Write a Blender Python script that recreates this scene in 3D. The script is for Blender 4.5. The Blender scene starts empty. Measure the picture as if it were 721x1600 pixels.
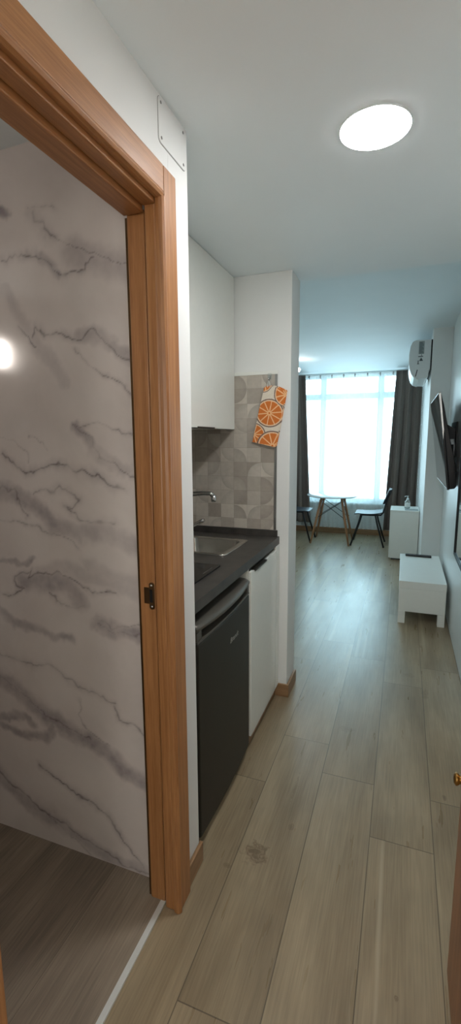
SKY, EXPO, LAMP, HALL, BATH, ROOM = 11.5, 0.22, 110.0, 16.0, 3.0, 7.0
import bpy, bmesh, math, random
import numpy as np
from mathutils import Vector, Matrix
random.seed(7); rng = np.random.default_rng(7)
scn = bpy.context.scene
COL = scn.collection
ORG = {}

# ------------------------------------------------------------------ materials
def s2l(c):
    return tuple(((v/12.92) if v <= .04045 else ((v+.055)/1.055)**2.4) for v in [x/255 for x in c])
def nt_new(name):
    m = bpy.data.materials.new(name); m.use_nodes = True
    nt = m.node_tree
    return m, nt, nt.nodes['Principled BSDF']
def N(nt, typ, **kw):
    n = nt.nodes.new(typ)
    for k, v in kw.items():
        if k.startswith('i_'): n.inputs[k[2:].replace('_', ' ')].default_value = v
        else: setattr(n, k, v)
    return n
def LK(nt, a, b): nt.links.new(a, b)
def M_(nt, op, a, b=None, c=None):
    n = nt.nodes.new('ShaderNodeMath'); n.operation = op
    for i, v in enumerate((a, b, c)):
        if v is None: continue
        if isinstance(v, (int, float)): n.inputs[i].default_value = v
        else: nt.links.new(v, n.inputs[i])
    return n.outputs[0]
def MIX(nt, f, a, b, blend='MIX'):
    n = nt.nodes.new('ShaderNodeMix'); n.data_type = 'RGBA'; n.blend_type = blend
    for k, v in ((0, f), (6, a), (7, b)):
        if isinstance(v, (int, float)): n.inputs[k].default_value = v
        elif isinstance(v, tuple): n.inputs[k].default_value = v if len(v) == 4 else v+(1,)
        else: nt.links.new(v, n.inputs[k])
    return n.outputs[2]
def RAMP(nt, fac, stops):
    n = nt.nodes.new('ShaderNodeValToRGB'); nt.links.new(fac, n.inputs[0])
    e = n.color_ramp.elements
    while len(e) < len(stops): e.new(.5)
    for i, (p, c) in enumerate(stops):
        e[i].position = p; e[i].color = tuple(c)+(1,)
    return n.outputs[0]
def g(v): return (v, v, v)
def simple(name, rgb, rough=.5, metal=0, noise=.04, scale=30, bump=0, bscale=200, spec=.5, coat=0):
    m, nt, b = nt_new(name)
    c = s2l(rgb)
    co = N(nt, 'ShaderNodeTexCoord')
    n = N(nt, 'ShaderNodeTexNoise', i_Scale=scale, i_Detail=3); LK(nt, co.outputs['Object'], n.inputs['Vector'])
    lo = tuple(x*(1-noise) for x in c); hi = tuple(min(1, x*(1+noise)) for x in c)
    LK(nt, RAMP(nt, n.outputs[0], [(.3, lo), (.7, hi)]), b.inputs['Base Color'])
    b.inputs['Roughness'].default_value = rough; b.inputs['Metallic'].default_value = metal
    b.inputs['Specular IOR Level'].default_value = spec
    b.inputs['Coat Weight'].default_value = coat
    if bump:
        n2 = N(nt, 'ShaderNodeTexNoise', i_Scale=bscale, i_Detail=2); LK(nt, co.outputs['Object'], n2.inputs['Vector'])
        bp = N(nt, 'ShaderNodeBump', i_Strength=bump, i_Distance=.002)
        LK(nt, n2.outputs[0], bp.inputs['Height']); LK(nt, bp.outputs[0], b.inputs['Normal'])
    return m
def wood(name, a, bcol, axis='Z', rough=.4, sc=1.0):
    m, nt, b = nt_new(name)
    co = N(nt, 'ShaderNodeTexCoord'); mp = N(nt, 'ShaderNodeMapping')
    s = {'X': (2, 60, 60), 'Y': (60, 2, 60), 'Z': (60, 60, 2)}[axis]
    mp.inputs['Scale'].default_value = tuple(x*sc for x in s)
    LK(nt, co.outputs['Object'], mp.inputs['Vector'])
    n = N(nt, 'ShaderNodeTexNoise', i_Scale=1.0, i_Detail=5, i_Roughness=.65, i_Distortion=.6); LK(nt, mp.outputs[0], n.inputs['Vector'])
    n2 = N(nt, 'ShaderNodeTexNoise', i_Scale=6.0, i_Detail=2); LK(nt, mp.outputs[0], n2.inputs['Vector'])
    f = M_(nt, 'ADD', M_(nt, 'MULTIPLY', n.outputs[0], .7), M_(nt, 'MULTIPLY', n2.outputs[0], .3))
    LK(nt, RAMP(nt, f, [(.36, s2l(bcol)), (.62, s2l(a))]), b.inputs['Base Color'])
    b.inputs['Roughness'].default_value = rough
    bp = N(nt, 'ShaderNodeBump', i_Strength=.15, i_Distance=.001)
    LK(nt, f, bp.inputs['Height']); LK(nt, bp.outputs[0], b.inputs['Normal'])
    return m
def emis(name, rgb, strength):
    m, nt, b = nt_new(name)
    b.inputs['Base Color'].default_value = s2l(rgb)+(1,)
    b.inputs['Emission Color'].default_value = s2l(rgb)+(1,); b.inputs['Emission Strength'].default_value = strength
    return m

def plank_mat(name, dark, light, streak, seam, rough, knots=(), seamw=.0016, con=1.0):
    m, nt, b = nt_new(name)
    uv = N(nt, 'ShaderNodeUVMap', uv_map='UVMap'); ed = N(nt, 'ShaderNodeUVMap', uv_map='edge')
    pk = N(nt, 'ShaderNodeAttribute', attribute_name='pk')
    sp = N(nt, 'ShaderNodeSeparateColor'); LK(nt, pk.outputs['Color'], sp.inputs[0])
    def noise(sx, sy, det=4, rg=.6, dist=0.):
        mp = N(nt, 'ShaderNodeMapping'); mp.inputs['Scale'].default_value = (sx, sy, 1); LK(nt, uv.outputs[0], mp.inputs[0])
        n = N(nt, 'ShaderNodeTexNoise', i_Scale=1.0, i_Detail=det, i_Roughness=rg, i_Distortion=dist); LK(nt, mp.outputs[0], n.inputs['Vector'])
        return n.outputs[0]
    base = RAMP(nt, noise(7, .9, 4, .6, .4), [(.3, s2l(dark)), (.68, s2l(light))])
    fine = RAMP(nt, noise(170, 5, 3), [(.3, g(1-.16*con)), (.7, g(1+.03*con))])
    col = MIX(nt, 1.0, base, fine, 'MULTIPLY')
    blot = RAMP(nt, noise(5, 3, 3), [(.35, g(.90)), (.65, g(1.05))])
    col = MIX(nt, 1.0, col, blot, 'MULTIPLY')
    st = RAMP(nt, noise(13, .35, 2, .5, .3), [(.63, g(0)), (.70, g(1))])
    col = MIX(nt, M_(nt, 'MULTIPLY', st, .5), col, s2l(streak))
    dk = RAMP(nt, noise(15, .6, 3, .6, .8), [(.70, g(0)), (.78, g(1))])
    col = MIX(nt, M_(nt, 'MULTIPLY', dk, .45), col, tuple(x*.55 for x in s2l(dark)))
    var = M_(nt, 'MULTIPLY_ADD', sp.outputs[0], .14, .93)
    vv = N(nt, 'ShaderNodeCombineColor')
    for i in range(3): LK(nt, var, vv.inputs[i])
    col = MIX(nt, 1.0, col, vv.outputs[0], 'MULTIPLY')
    # knots at given places on the ground
    if knots:
        co = N(nt, 'ShaderNodeTexCoord')
        wn = N(nt, 'ShaderNodeTexNoise', i_Scale=38.0, i_Detail=3); LK(nt, co.outputs['Object'], wn.inputs['Vector'])
        for kx, ky, rx, ry, s in knots:
            mp = N(nt, 'ShaderNodeMapping'); mp.vector_type = 'POINT'
            mp.inputs['Location'].default_value = (-kx/rx, -ky/ry, 0); mp.inputs['Scale'].default_value = (1/rx, 1/ry, 0)
            LK(nt, co.outputs['Object'], mp.inputs[0])
            ln = N(nt, 'ShaderNodeVectorMath', operation='LENGTH'); LK(nt, mp.outputs[0], ln.inputs[0])
            d = M_(nt, 'ADD', ln.outputs['Value'], M_(nt, 'MULTIPLY_ADD', wn.outputs[0], 2.2, -1.1))
            k = RAMP(nt, d, [(.25, g(.8)), (.5, g(.25)), (.62, g(.75)), (1., g(0))])
            col = MIX(nt, M_(nt, 'MULTIPLY', k, s), col, s2l((92, 72, 52)))
    es = N(nt, 'ShaderNodeSeparateXYZ'); LK(nt, ed.outputs[0], es.inputs[0])
    def edge(u, w):
        return M_(nt, 'LESS_THAN', M_(nt, 'MINIMUM', u, M_(nt, 'SUBTRACT', w, u)), seamw)
    W = sp.outputs[1]; Ln = M_(nt, 'MULTIPLY', sp.outputs[2], 2.0)
    e = M_(nt, 'MAXIMUM', edge(es.outputs[0], W), edge(es.outputs[1], Ln))
    col = MIX(nt, M_(nt, 'MULTIPLY', e, .7), col, s2l(seam))
    LK(nt, col, b.inputs['Base Color'])
    LK(nt, M_(nt, 'MULTIPLY_ADD', noise(30, 3, 3), .16, rough-.08), b.inputs['Roughness'])
    bp = N(nt, 'ShaderNodeBump', i_Strength=.12, i_Distance=.001)
    LK(nt, M_(nt, 'SUBTRACT', noise(170, 5, 3), M_(nt, 'MULTIPLY', e, 2.)), bp.inputs['Height']); LK(nt, bp.outputs[0], b.inputs['Normal'])
    return m

def marble_mat():
    m, nt, b = nt_new('marble')
    vn = N(nt, 'ShaderNodeAttribute', attribute_name='vein')
    sp = N(nt, 'ShaderNodeSeparateColor'); LK(nt, vn.outputs['Color'], sp.inputs[0])
    co = N(nt, 'ShaderNodeTexCoord')
    n = N(nt, 'ShaderNodeTexNoise', i_Scale=2.2, i_Detail=5, i_Distortion=1.0); LK(nt, co.outputs['Object'], n.inputs['Vector'])
    n2 = N(nt, 'ShaderNodeTexNoise', i_Scale=40., i_Detail=4); LK(nt, co.outputs['Object'], n2.inputs['Vector'])
    base = RAMP(nt, n.outputs[0], [(.35, s2l((218, 208, 202))), (.65, s2l((230, 221, 216)))])
    soft = M_(nt, 'MULTIPLY', sp.outputs[1], M_(nt, 'MULTIPLY_ADD', n2.outputs[0], .9, .75))
    col = MIX(nt, soft, base, s2l((146, 136, 139)))
    hard = M_(nt, 'MULTIPLY', sp.outputs[0], M_(nt, 'MULTIPLY_ADD', n2.outputs[0], 1.0, .35))
    col = MIX(nt, hard, col, s2l((78, 62, 58)))
    LK(nt, col, b.inputs['Base Color']); b.inputs['Roughness'].default_value = .12
    return m

def tile_mat(size, x0, z0):
    m, nt, b = nt_new('patterned_tile')
    co = N(nt, 'ShaderNodeTexCoord')
    ps = N(nt, 'ShaderNodeSeparateXYZ'); LK(nt, co.outputs['Object'], ps.inputs[0])
    def cell(o, off):
        v = M_(nt, 'DIVIDE', M_(nt, 'SUBTRACT', o, off), size)
        f = M_(nt, 'FLOOR', v); return f, M_(nt, 'SUBTRACT', v, f)
    cx = M_(nt, 'ADD', ps.outputs[0], ps.outputs[1])
    fx, ux = cell(cx, x0); fz, uz = cell(ps.outputs[2], z0)
    cb = N(nt, 'ShaderNodeCombineXYZ'); LK(nt, fx, cb.inputs[0]); LK(nt, fz, cb.inputs[1])
    wn = N(nt, 'ShaderNodeTexWhiteNoise', noise_dimensions='3D'); LK(nt, cb.outputs[0], wn.inputs['Vector'])
    sp = N(nt, 'ShaderNodeSeparateColor'); LK(nt, wn.outputs['Color'], sp.inputs[0])
    base = RAMP(nt, sp.outputs[0], [(0., s2l((152, 143, 132))), (.5, s2l((172, 164, 153))), (1., s2l((194, 187, 175)))])
    flx = M_(nt, 'GREATER_THAN', sp.outputs[1], .5); flz = M_(nt, 'GREATER_THAN', M_(nt, 'FRACT', M_(nt, 'MULTIPLY', sp.outputs[1], 7.3)), .5)
    ax = M_(nt, 'ABSOLUTE', M_(nt, 'SUBTRACT', ux, flx)); az = M_(nt, 'ABSOLUTE', M_(nt, 'SUBTRACT', uz, flz))
    d = M_(nt, 'SQRT', M_(nt, 'ADD', M_(nt, 'MULTIPLY', ax, ax), M_(nt, 'MULTIPLY', az, az)))
    has = M_(nt, 'GREATER_THAN', sp.outputs[2], .5)
    inside = M_(nt, 'MULTIPLY', has, M_(nt, 'LESS_THAN', d, .96))
    grad = RAMP(nt, d, [(0., g(1.0)), (.6, g(.98)), (.97, g(.84))])
    col = MIX(nt, inside, base, MIX(nt, 1.0, RAMP(nt, sp.outputs[1], [(0, s2l((160, 151, 140))), (1, s2l((188, 181, 170)))]), grad, 'MULTIPLY'))
    n = N(nt, 'ShaderNodeTexNoise', i_Scale=45., i_Detail=4); LK(nt, co.outputs['Object'], n.inputs['Vector'])
    col = MIX(nt, 1.0, col, RAMP(nt, n.outputs[0], [(.3, g(.93)), (.7, g(1.04))]), 'MULTIPLY')
    e = M_(nt, 'LESS_THAN', M_(nt, 'MINIMUM', M_(nt, 'MINIMUM', ux, M_(nt, 'SUBTRACT', 1., ux)), M_(nt, 'MINIMUM', uz, M_(nt, 'SUBTRACT', 1., uz))), .012)
    col = MIX(nt, M_(nt, 'MULTIPLY', e, .35), col, s2l((110, 102, 92)))
    LK(nt, col, b.inputs['Base Color']); b.inputs['Roughness'].default_value = .45
    return m

def vcol_mat(name, attr, rough=.8):
    m, nt, b = nt_new(name)
    a = N(nt, 'ShaderNodeAttribute', attribute_name=attr)
    co = N(nt, 'ShaderNodeTexCoord')
    n = N(nt, 'ShaderNodeTexNoise', i_Scale=300., i_Detail=3); LK(nt, co.outputs['Object'], n.inputs['Vector'])
    LK(nt, MIX(nt, 1.0, a.outputs['Color'], RAMP(nt, n.outputs[0], [(.3, g(.88)), (.7, g(1.05))]), 'MULTIPLY'), b.inputs['Base Color'])
    b.inputs['Roughness'].default_value = rough
    return m

def sheer_mat():
    m, nt, b = nt_new('sheer_fabric')
    nt.nodes.remove(b); out = nt.nodes['Material Output']
    t = N(nt, 'ShaderNodeBsdfTransparent'); tl = N(nt, 'ShaderNodeBsdfTranslucent'); d = N(nt, 'ShaderNodeBsdfDiffuse')
    t.inputs[0].default_value = (.97, .99, 1, 1); tl.inputs[0].default_value = (.86, .93, .95, 1); d.inputs[0].default_value = (.80, .85, .86, 1)
    co = N(nt, 'ShaderNodeTexCoord'); n = N(nt, 'ShaderNodeTexNoise', i_Scale=60., i_Detail=2); LK(nt, co.outputs['Object'], n.inputs['Vector'])
    m1 = N(nt, 'ShaderNodeMixShader'); m1.inputs[0].default_value = .5; LK(nt, tl.outputs[0], m1.inputs[1]); LK(nt, d.outputs[0], m1.inputs[2])
    m2 = N(nt, 'ShaderNodeMixShader'); LK(nt, M_(nt, 'MULTIPLY_ADD', n.outputs[0], .1, .42), m2.inputs[0]); LK(nt, t.outputs[0], m2.inputs[1]); LK(nt, m1.outputs[0], m2.inputs[2])
    LK(nt, m2.outputs[0], out.inputs[0])
    return m
def glass_mat(name, tint=(.95, .98, .98), gl=.08):
    m, nt, b = nt_new(name)
    nt.nodes.remove(b); out = nt.nodes['Material Output']
    t = N(nt, 'ShaderNodeBsdfTransparent'); t.inputs[0].default_value = tint+(1,)
    gs = N(nt, 'ShaderNodeBsdfGlossy', i_Roughness=.02)
    lw = N(nt, 'ShaderNodeLayerWeight', i_Blend=.25)
    mx = N(nt, 'ShaderNodeMixShader'); LK(nt, M_(nt, 'MULTIPLY_ADD', lw.outputs['Fresnel'], .7, gl*.3), mx.inputs[0])
    LK(nt, t.outputs[0], mx.inputs[1]); LK(nt, gs.outputs[0], mx.inputs[2]); LK(nt, mx.outputs[0], out.inputs[0])
    return m

MAT = dict(
    wall=simple('white_wall_paint', (226, 228, 226), .55, bump=.05, noise=.015, scale=4),
    wall_gloss=simple('white_satin_wall_paint', (224, 227, 226), .35, bump=.04, noise=.015, scale=4),
    ceil=simple('ceiling_paint', (236, 244, 247), .7, bump=.04, noise=.012, scale=3),
    white=simple('white_lacquer', (226, 228, 222), .18, noise=.01),
    lam=simple('white_laminate', (228, 230, 224), .4, noise=.01),
    oak_z=wood('orange_oak_upright', (178, 126, 79), (148, 98, 57), 'Z', sc=1.6),
    oak_y=wood('orange_oak_level', (178, 126, 79), (148, 98, 57), 'Y', sc=1.6),
    door=wood('brown_door_wood', (160, 108, 72), (128, 82, 52), 'Z'),
    skirt_y=wood('skirting_wood', (160, 126, 92), (128, 96, 66), 'Y'),
    skirt_x=wood('skirting_wood_across', (160, 126, 92), (128, 96, 66), 'X'),
    leg=wood('table_leg_wood', (176, 132, 96), (140, 98, 66), 'Z'),
    steel=simple('stainless_steel', (190, 188, 182), .22, 1, noise=.05, scale=60),
    chrome=simple('chrome', (205, 205, 205), .08, 1, noise=.0),
    alu=simple('brushed_aluminium', (150, 150, 148), .35, 1, noise=.03),
    bronze=simple('bronze', (110, 84, 58), .35, .9, noise=.1),
    brass=simple('brass', (150, 112, 58), .3, .9, noise=.1),
    black=simple('black_plastic', (22, 23, 26), .4, noise=.1),
    blackm=simple('black_metal', (20, 22, 26), .45, .2, noise=.1),
    seat=simple('black_seat', (24, 30, 40), .5, noise=.06),
    tvb=simple('tv_black', (9, 9, 13), .35, noise=0, spec=.3),
    screen=simple('tv_screen', (12, 16, 22), .04, noise=.0, spec=.3),
    hob=simple('black_hob_glass', (14, 14, 14), .12, noise=.0),
    top=simple('dark_stone_worktop', (60, 57, 53), .42, noise=.3, scale=18),
    fr_body=simple('graphite_fridge', (40, 38, 32), .45, .3, noise=.06, scale=8),
    fr_trim=simple('grey_fridge_trim', (86, 83, 76), .38, .3, noise=.04),
    dark=simple('dark_recess', (14, 13, 12), .8, noise=.0),
    cdark=simple('charcoal_curtain', (118, 108, 101), .95, noise=.12, scale=120, bump=.3, bscale=500),
    ttop=simple('white_table_top', (215, 222, 224), .15, noise=.01),
    sticker=simple('sticker_grey', (150, 160, 160), .6, noise=.05),
    gap=simple('pale_gap', (150, 152, 150), .8, noise=0),
    ink=simple('dark_ink', (70, 78, 80), .6, noise=.0),
    ac=simple('aircon_plastic', (222, 226, 226), .28, noise=.01),
    logo=simple('silver_lettering', (150, 150, 146), .35, .5, noise=.0),
    clear=glass_mat('clear_plastic', (.93, .97, .97), .5),
    pane=glass_mat('window_glass'),
    frame=simple('white_window_frame', (214, 222, 224), .35, noise=.01),
    mirror=simple('mirror_silver', (225, 228, 228), .02, 1, noise=.0),
    cable=simple('grey_cable', (150, 152, 154), .5, noise=.0),
    label=simple('white_paper', (214, 216, 212), .7, noise=.02),
    strip=simple('pale_metal_strip', (206, 208, 204), .4, .1, noise=.02),
    sheer=sheer_mat(), marble=marble_mat(),
    lamp=emis('lamp_diffuser', (252, 251, 250), LAMP), bulb=emis('spot_bulb', (255, 255, 250), 30.0),
    grout=simple('pale_grout', (196, 192, 184), .7, noise=.02),
)

# ------------------------------------------------------------------ mesh helper
class MB:
    def __init__(s): s.v = []; s.f = []; s.sm = []; s.mi = []; s.cur = 0
    def add(s, vs, fs, smooth=False):
        o = len(s.v); s.v += [tuple(p) for p in vs]
        for f in fs: s.f.append([i+o for i in f]); s.sm.append(smooth); s.mi.append(s.cur)
        return s
    def box(s, x0, x1, y0, y1, z0, z1):
        return s.add([(x0,y0,z0),(x1,y0,z0),(x1,y1,z0),(x0,y1,z0),(x0,y0,z1),(x1,y0,z1),(x1,y1,z1),(x0,y1,z1)],
                     [(3,2,1,0),(4,5,6,7),(0,1,5,4),(1,2,6,5),(2,3,7,6),(3,0,4,7)])
    def quad(s, a, b, c, d): return s.add([a, b, c, d], [(0, 1, 2, 3)])
    def tube(s, pts, r, n=10, smooth=True, closed=False, caps=True):
        pts = [Vector(p) for p in pts]; m = len(pts)
        rs = r if isinstance(r, (list, tuple)) else [r]*m
        vs = []; prev = None
        for i, p in enumerate(pts):
            if closed: t = (pts[(i+1) % m]-pts[i-1]).normalized()
            else: t = ((pts[min(i+1, m-1)]-pts[max(i-1, 0)])).normalized()
            if prev is None:
                u = t.orthogonal().normalized()
            else:
                u = (prev-t*prev.dot(t)).normalized()
            prev = u; w = t.cross(u)
            for k in range(n):
                a = 2*math.pi*k/n; vs.append(p+(u*math.cos(a)+w*math.sin(a))*rs[i])
        fs = []
        for i in range(m if closed else m-1):
            j = (i+1) % m
            for k in range(n): fs.append((i*n+k, i*n+(k+1) % n, j*n+(k+1) % n, j*n+k))
        s.add(vs, fs, smooth)
        if caps and not closed:
            o = len(s.v)-len(vs)
            s.f.append([o+k for k in range(n)][::-1]); s.sm.append(False); s.mi.append(s.cur)
            s.f.append([o+(m-1)*n+k for k in range(n)]); s.sm.append(False); s.mi.append(s.cur)
        return s
    def lathe(s, prof, c, n=32, axis='Z', smooth=True):
        vs = []
        for r, h in prof:
            for k in range(n):
                a = 2*math.pi*k/n; x, y = r*math.cos(a), r*math.sin(a)
                vs.append({'Z': (c[0]+x, c[1]+y, c[2]+h), 'X': (c[0]+h, c[1]+x, c[2]+y), 'Y': (c[0]+y, c[1]+h, c[2]+x)}[axis])
        fs = []
        for i in range(len(prof)-1):
            for k in range(n): fs.append((i*n+k, i*n+(k+1) % n, (i+1)*n+(k+1) % n, (i+1)*n+k))
        s.add(vs, fs, smooth); o = len(s.v)-len(vs)
        if prof[0][0] > 1e-6: s.f.append([o+k for k in range(n)][::-1]); s.sm.append(False); s.mi.append(s.cur)
        if prof[-1][0] > 1e-6: s.f.append([o+(len(prof)-1)*n+k for k in range(n)]); s.sm.append(False); s.mi.append(s.cur)
        return s
    def prism(s, poly, axis, a, b, smooth=False):
        n = len(poly)
        def P(p, h): return {'X': (h, p[0], p[1]), 'Y': (p[0], h, p[1]), 'Z': (p[0], p[1], h)}[axis]
        vs = [P(p, a) for p in poly]+[P(p, b) for p in poly]
        s.add(vs, [(i, (i+1) % n, n+(i+1) % n, n+i) for i in range(n)], smooth)
        o = len(s.v)-2*n
        for f in (list(range(n))[::-1], list(range(n, 2*n))):
            s.f.append([o+i for i in f]); s.sm.append(False); s.mi.append(s.cur)
        return s
    def grid(s, fn, nu, nv, smooth=True, flip=False):
        vs = [fn(i/nu, j/nv) for j in range(nv+1) for i in range(nu+1)]
        fs = []
        for j in range(nv):
            for i in range(nu):
                a = j*(nu+1)+i; q = (a, a+1, a+nu+2, a+nu+1)
                fs.append(q[::-1] if flip else q)
        return s.add(vs, fs, smooth)
    def build(s, name, mat, parent=None, bevel=0, seg=2, origin=None, fixn=True, solid=0, weld=False):
        me = bpy.data.meshes.new(name)
        o = bpy.data.objects.new(name, me); COL.objects.link(o)
        org = Vector((0, 0, 0))
        if parent is not None: org = ORG[parent.name]; o.parent = parent
        elif origin is not None: org = Vector(origin); o.location = org
        ORG[o.name] = org
        me.from_pydata([tuple(Vector(p)-org) for p in s.v], [], s.f)
        me.polygons.foreach_set('use_smooth', s.sm); me.polygons.foreach_set('material_index', s.mi)
        for m in (mat if isinstance(mat, (list, tuple)) else [mat]): me.materials.append(m)
        if fixn:
            bm = bmesh.new(); bm.from_mesh(me)
            if weld: bmesh.ops.remove_doubles(bm, verts=bm.verts, dist=1e-5)
            bmesh.ops.recalc_face_normals(bm, faces=bm.faces); bm.to_mesh(me); bm.free()
        me.update()
        if solid:
            md = o.modifiers.new('solid', 'SOLIDIFY'); md.thickness = solid; md.offset = 0
        if bevel:
            md = o.modifiers.new('bevel', 'BEVEL'); md.width = bevel; md.segments = seg; md.limit_method = 'ANGLE'; md.angle_limit = math.radians(40)
        return o
def box(*a): return MB().box(*a)
def thing(name, label, cat, loc=(0, 0, 0), group=None):
    o = bpy.data.objects.new(name, None); COL.objects.link(o); o.location = loc; o.empty_display_size = .1
    ORG[o.name] = Vector(loc); return tag(o, label, cat, group)
def tag(o, label, cat, group=None):
    o['label'] = label; o['category'] = cat
    if group: o['group'] = group
    return o
def st(o, label=None):
    o['kind'] = 'structure'
    if label: o['label'] = label
    return o

VEINS = [
(2, 0.9, [(-1.043, 2.097), (-1.025, 2.059), (-0.998, 2.033), (-0.963, 2.014)]),
(1.2, 0.6, [(-0.963, 2.014), (-0.907, 1.984), (-0.853, 1.977), (-0.808, 1.958), (-0.767, 1.938), (-0.707, 1.93)]),
(14, 0.28, [(-0.908, 1.973), (-0.827, 1.954), (-0.768, 1.93), (-0.708, 1.914)]),
(1.6, 0.8, [(-1.169, 1.999), (-1.07, 1.986), (-1.017, 1.97), (-0.989, 1.947), (-0.957, 1.918), (-0.921, 1.912), (-0.885, 1.921), (-0.856, 1.928), (-0.849, 1.943), (-0.827, 1.954)]),
(5, 0.35, [(-1.017, 1.97), (-0.989, 1.947), (-0.957, 1.918)]),
(5, 0.5, [(-1.157, 2.112), (-1.138, 2.104)]),
(1.5, 0.4, [(-1.055, 2.114), (-0.963, 2.101)]),
(1.5, 0.7, [(-1.122, 1.797), (-1.092, 1.768), (-1.061, 1.738)]),
(1.8, 0.8, [(-1.075, 1.774), (-1.068, 1.799), (-1.024, 1.772), (-0.964, 1.767), (-0.899, 1.742), (-0.867, 1.752), (-0.829, 1.737), (-0.791, 1.719), (-0.755, 1.695), (-0.71, 1.667)]),
(7, 0.3, [(-0.899, 1.748), (-0.829, 1.737), (-0.766, 1.712), (-0.71, 1.682)]),
(1.4, 0.7, [(-0.926, 1.709), (-0.896, 1.685), (-0.835, 1.642), (-0.782, 1.611), (-0.745, 1.582), (-0.709, 1.554)]),
(1.4, 0.8, [(-0.936, 1.505), (-0.883, 1.5), (-0.842, 1.505), (-0.803, 1.491), (-0.757, 1.471), (-0.708, 1.461)]),
(1.6, 0.7, [(-0.936, 1.505), (-0.909, 1.487), (-0.87, 1.463), (-0.872, 1.433), (-0.849, 1.399), (-0.794, 1.375), (-0.763, 1.345), (-0.739, 1.333), (-0.705, 1.326)]),
(7, 0.45, [(-0.923, 1.497), (-0.892, 1.468), (-0.876, 1.442)]),
(8, 0.25, [(-0.872, 1.427), (-0.826, 1.393), (-0.762, 1.353)]),
(2, 0.95, [(-1.233, 1.395), (-1.188, 1.369), (-1.132, 1.343), (-1.095, 1.348), (-1.048, 1.367), (-0.977, 1.368), (-0.924, 1.369), (-0.876, 1.356), (-0.836, 1.336), (-0.797, 1.311), (-0.765, 1.298)]),
(1.8, 0.7, [(-1.245, 1.284), (-1.196, 1.29), (-1.17, 1.253), (-1.137, 1.21)]),
(9, 0.4, [(-1.223, 1.285), (-1.186, 1.275), (-1.105, 1.241), (-1.034, 1.199)]),
(11, 0.3, [(-1.035, 1.189), (-0.93, 1.175), (-0.845, 1.186), (-0.709, 1.135)]),
(1.6, 0.7, [(-1.102, 1.27), (-1.037, 1.289), (-1.008, 1.31), (-0.965, 1.301), (-0.923, 1.281), (-0.951, 1.256), (-0.975, 1.261), (-0.943, 1.241), (-0.918, 1.214), (-0.803, 1.21)]),
(1, 0.4, [(-1.103, 1.46), (-1.06, 1.438), (-1.032, 1.417)]),
(1.2, 0.35, [(-1.227, 1.455), (-1.162, 1.439), (-1.118, 1.41), (-1.121, 1.374)]),
(1.2, 0.45, [(-1.254, 1.2), (-1.139, 1.187), (-1.02, 1.157), (-0.941, 1.125)]),
(4, 0.4, [(-1.271, 1.04), (-1.2, 1.051), (-1.12, 1.073)]),
(1.8, 0.8, [(-1.282, 0.937), (-1.242, 0.942), (-1.178, 0.969), (-1.215, 0.985), (-1.184, 1.024), (-1.142, 1.032), (-1.155, 1.015), (-1.096, 1.017), (-1.013, 1.014), (-0.959, 1.007), (-0.9, 0.976), (-0.814, 0.981)]),
(12, 0.4, [(-1.175, 0.996), (-1.08, 0.986), (-0.988, 0.983), (-0.956, 0.939)]),
(1.5, 0.6, [(-1.072, 0.952), (-1.021, 0.916), (-0.983, 0.908), (-0.937, 0.923)]),
(1.8, 0.7, [(-0.878, 0.896), (-0.845, 0.881), (-0.784, 0.882), (-0.736, 0.892), (-0.708, 0.874)]),
(1.6, 0.6, [(-0.879, 0.877), (-0.786, 0.858), (-0.738, 0.847), (-0.708, 0.859)]),
(9, 0.45, [(-0.879, 0.885), (-0.82, 0.868), (-0.774, 0.862), (-0.709, 0.851)]),
(6, 0.35, [(-1.29, 0.864), (-1.23, 0.831), (-1.141, 0.836), (-1.076, 0.805), (-0.991, 0.802)]),
(1.8, 0.6, [(-1.307, 0.701), (-1.234, 0.708), (-1.153, 0.701), (-1.065, 0.683), (-0.973, 0.65), (-0.894, 0.625), (-0.833, 0.612)]),
(12, 0.42, [(-1.317, 0.609), (-1.253, 0.599), (-1.186, 0.557), (-1.12, 0.503), (-1.024, 0.476), (-0.932, 0.451), (-0.861, 0.41), (-0.792, 0.367), (-0.698, 0.336)]),
(1.6, 0.6, [(-1.316, 0.617), (-1.253, 0.606), (-1.185, 0.566), (-1.119, 0.51), (-1.024, 0.481), (-0.931, 0.458)]),
(6, 0.4, [(-1.334, 0.456), (-1.265, 0.484), (-1.204, 0.484), (-1.175, 0.454)]),
(6, 0.4, [(-1.337, 0.427), (-1.241, 0.421), (-1.128, 0.411), (-1.091, 0.482)]),
(1.3, 0.5, [(-0.977, 0.583), (-0.973, 0.535), (-0.93, 0.484), (-0.868, 0.457)]),
(2, 0.7, [(-0.841, 0.604), (-0.826, 0.569), (-0.774, 0.545), (-0.717, 0.509)]),
(2, 0.8, [(-1.157, 0.301), (-1.088, 0.279), (-1.011, 0.239), (-0.928, 0.209), (-0.873, 0.176), (-0.837, 0.131), (-0.778, 0.053), (-0.745, 0.02)]),
(3.5, 1.0, [(-1.357, 0.238), (-1.306, 0.191), (-1.223, 0.149), (-1.133, 0.108)]),
(2.2, 0.9, [(-1.133, 0.108), (-1.023, 0.071), (-0.909, 0.042), (-0.807, 0.015), (-0.714, 0.004)]),
(10, 0.35, [(-1.361, 0.202), (-1.225, 0.122), (-1.075, 0.077), (-0.91, 0.029), (-0.75, 0.011)]),
(1.6, 0.5, [(-1.133, 0.1), (-1.055, 0.05), (-0.967, 0.004)]),
(9, 0.2, [(-1.11, 1.009), (-0.978, 1.043), (-0.701, 0.99)]),
(9, 0.18, [(-0.903, 1.071), (-0.789, 1.031), (-0.7, 1.02)]),
(8, 0.18, [(-1.178, 1.909), (-0.961, 1.616)]),
]
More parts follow.
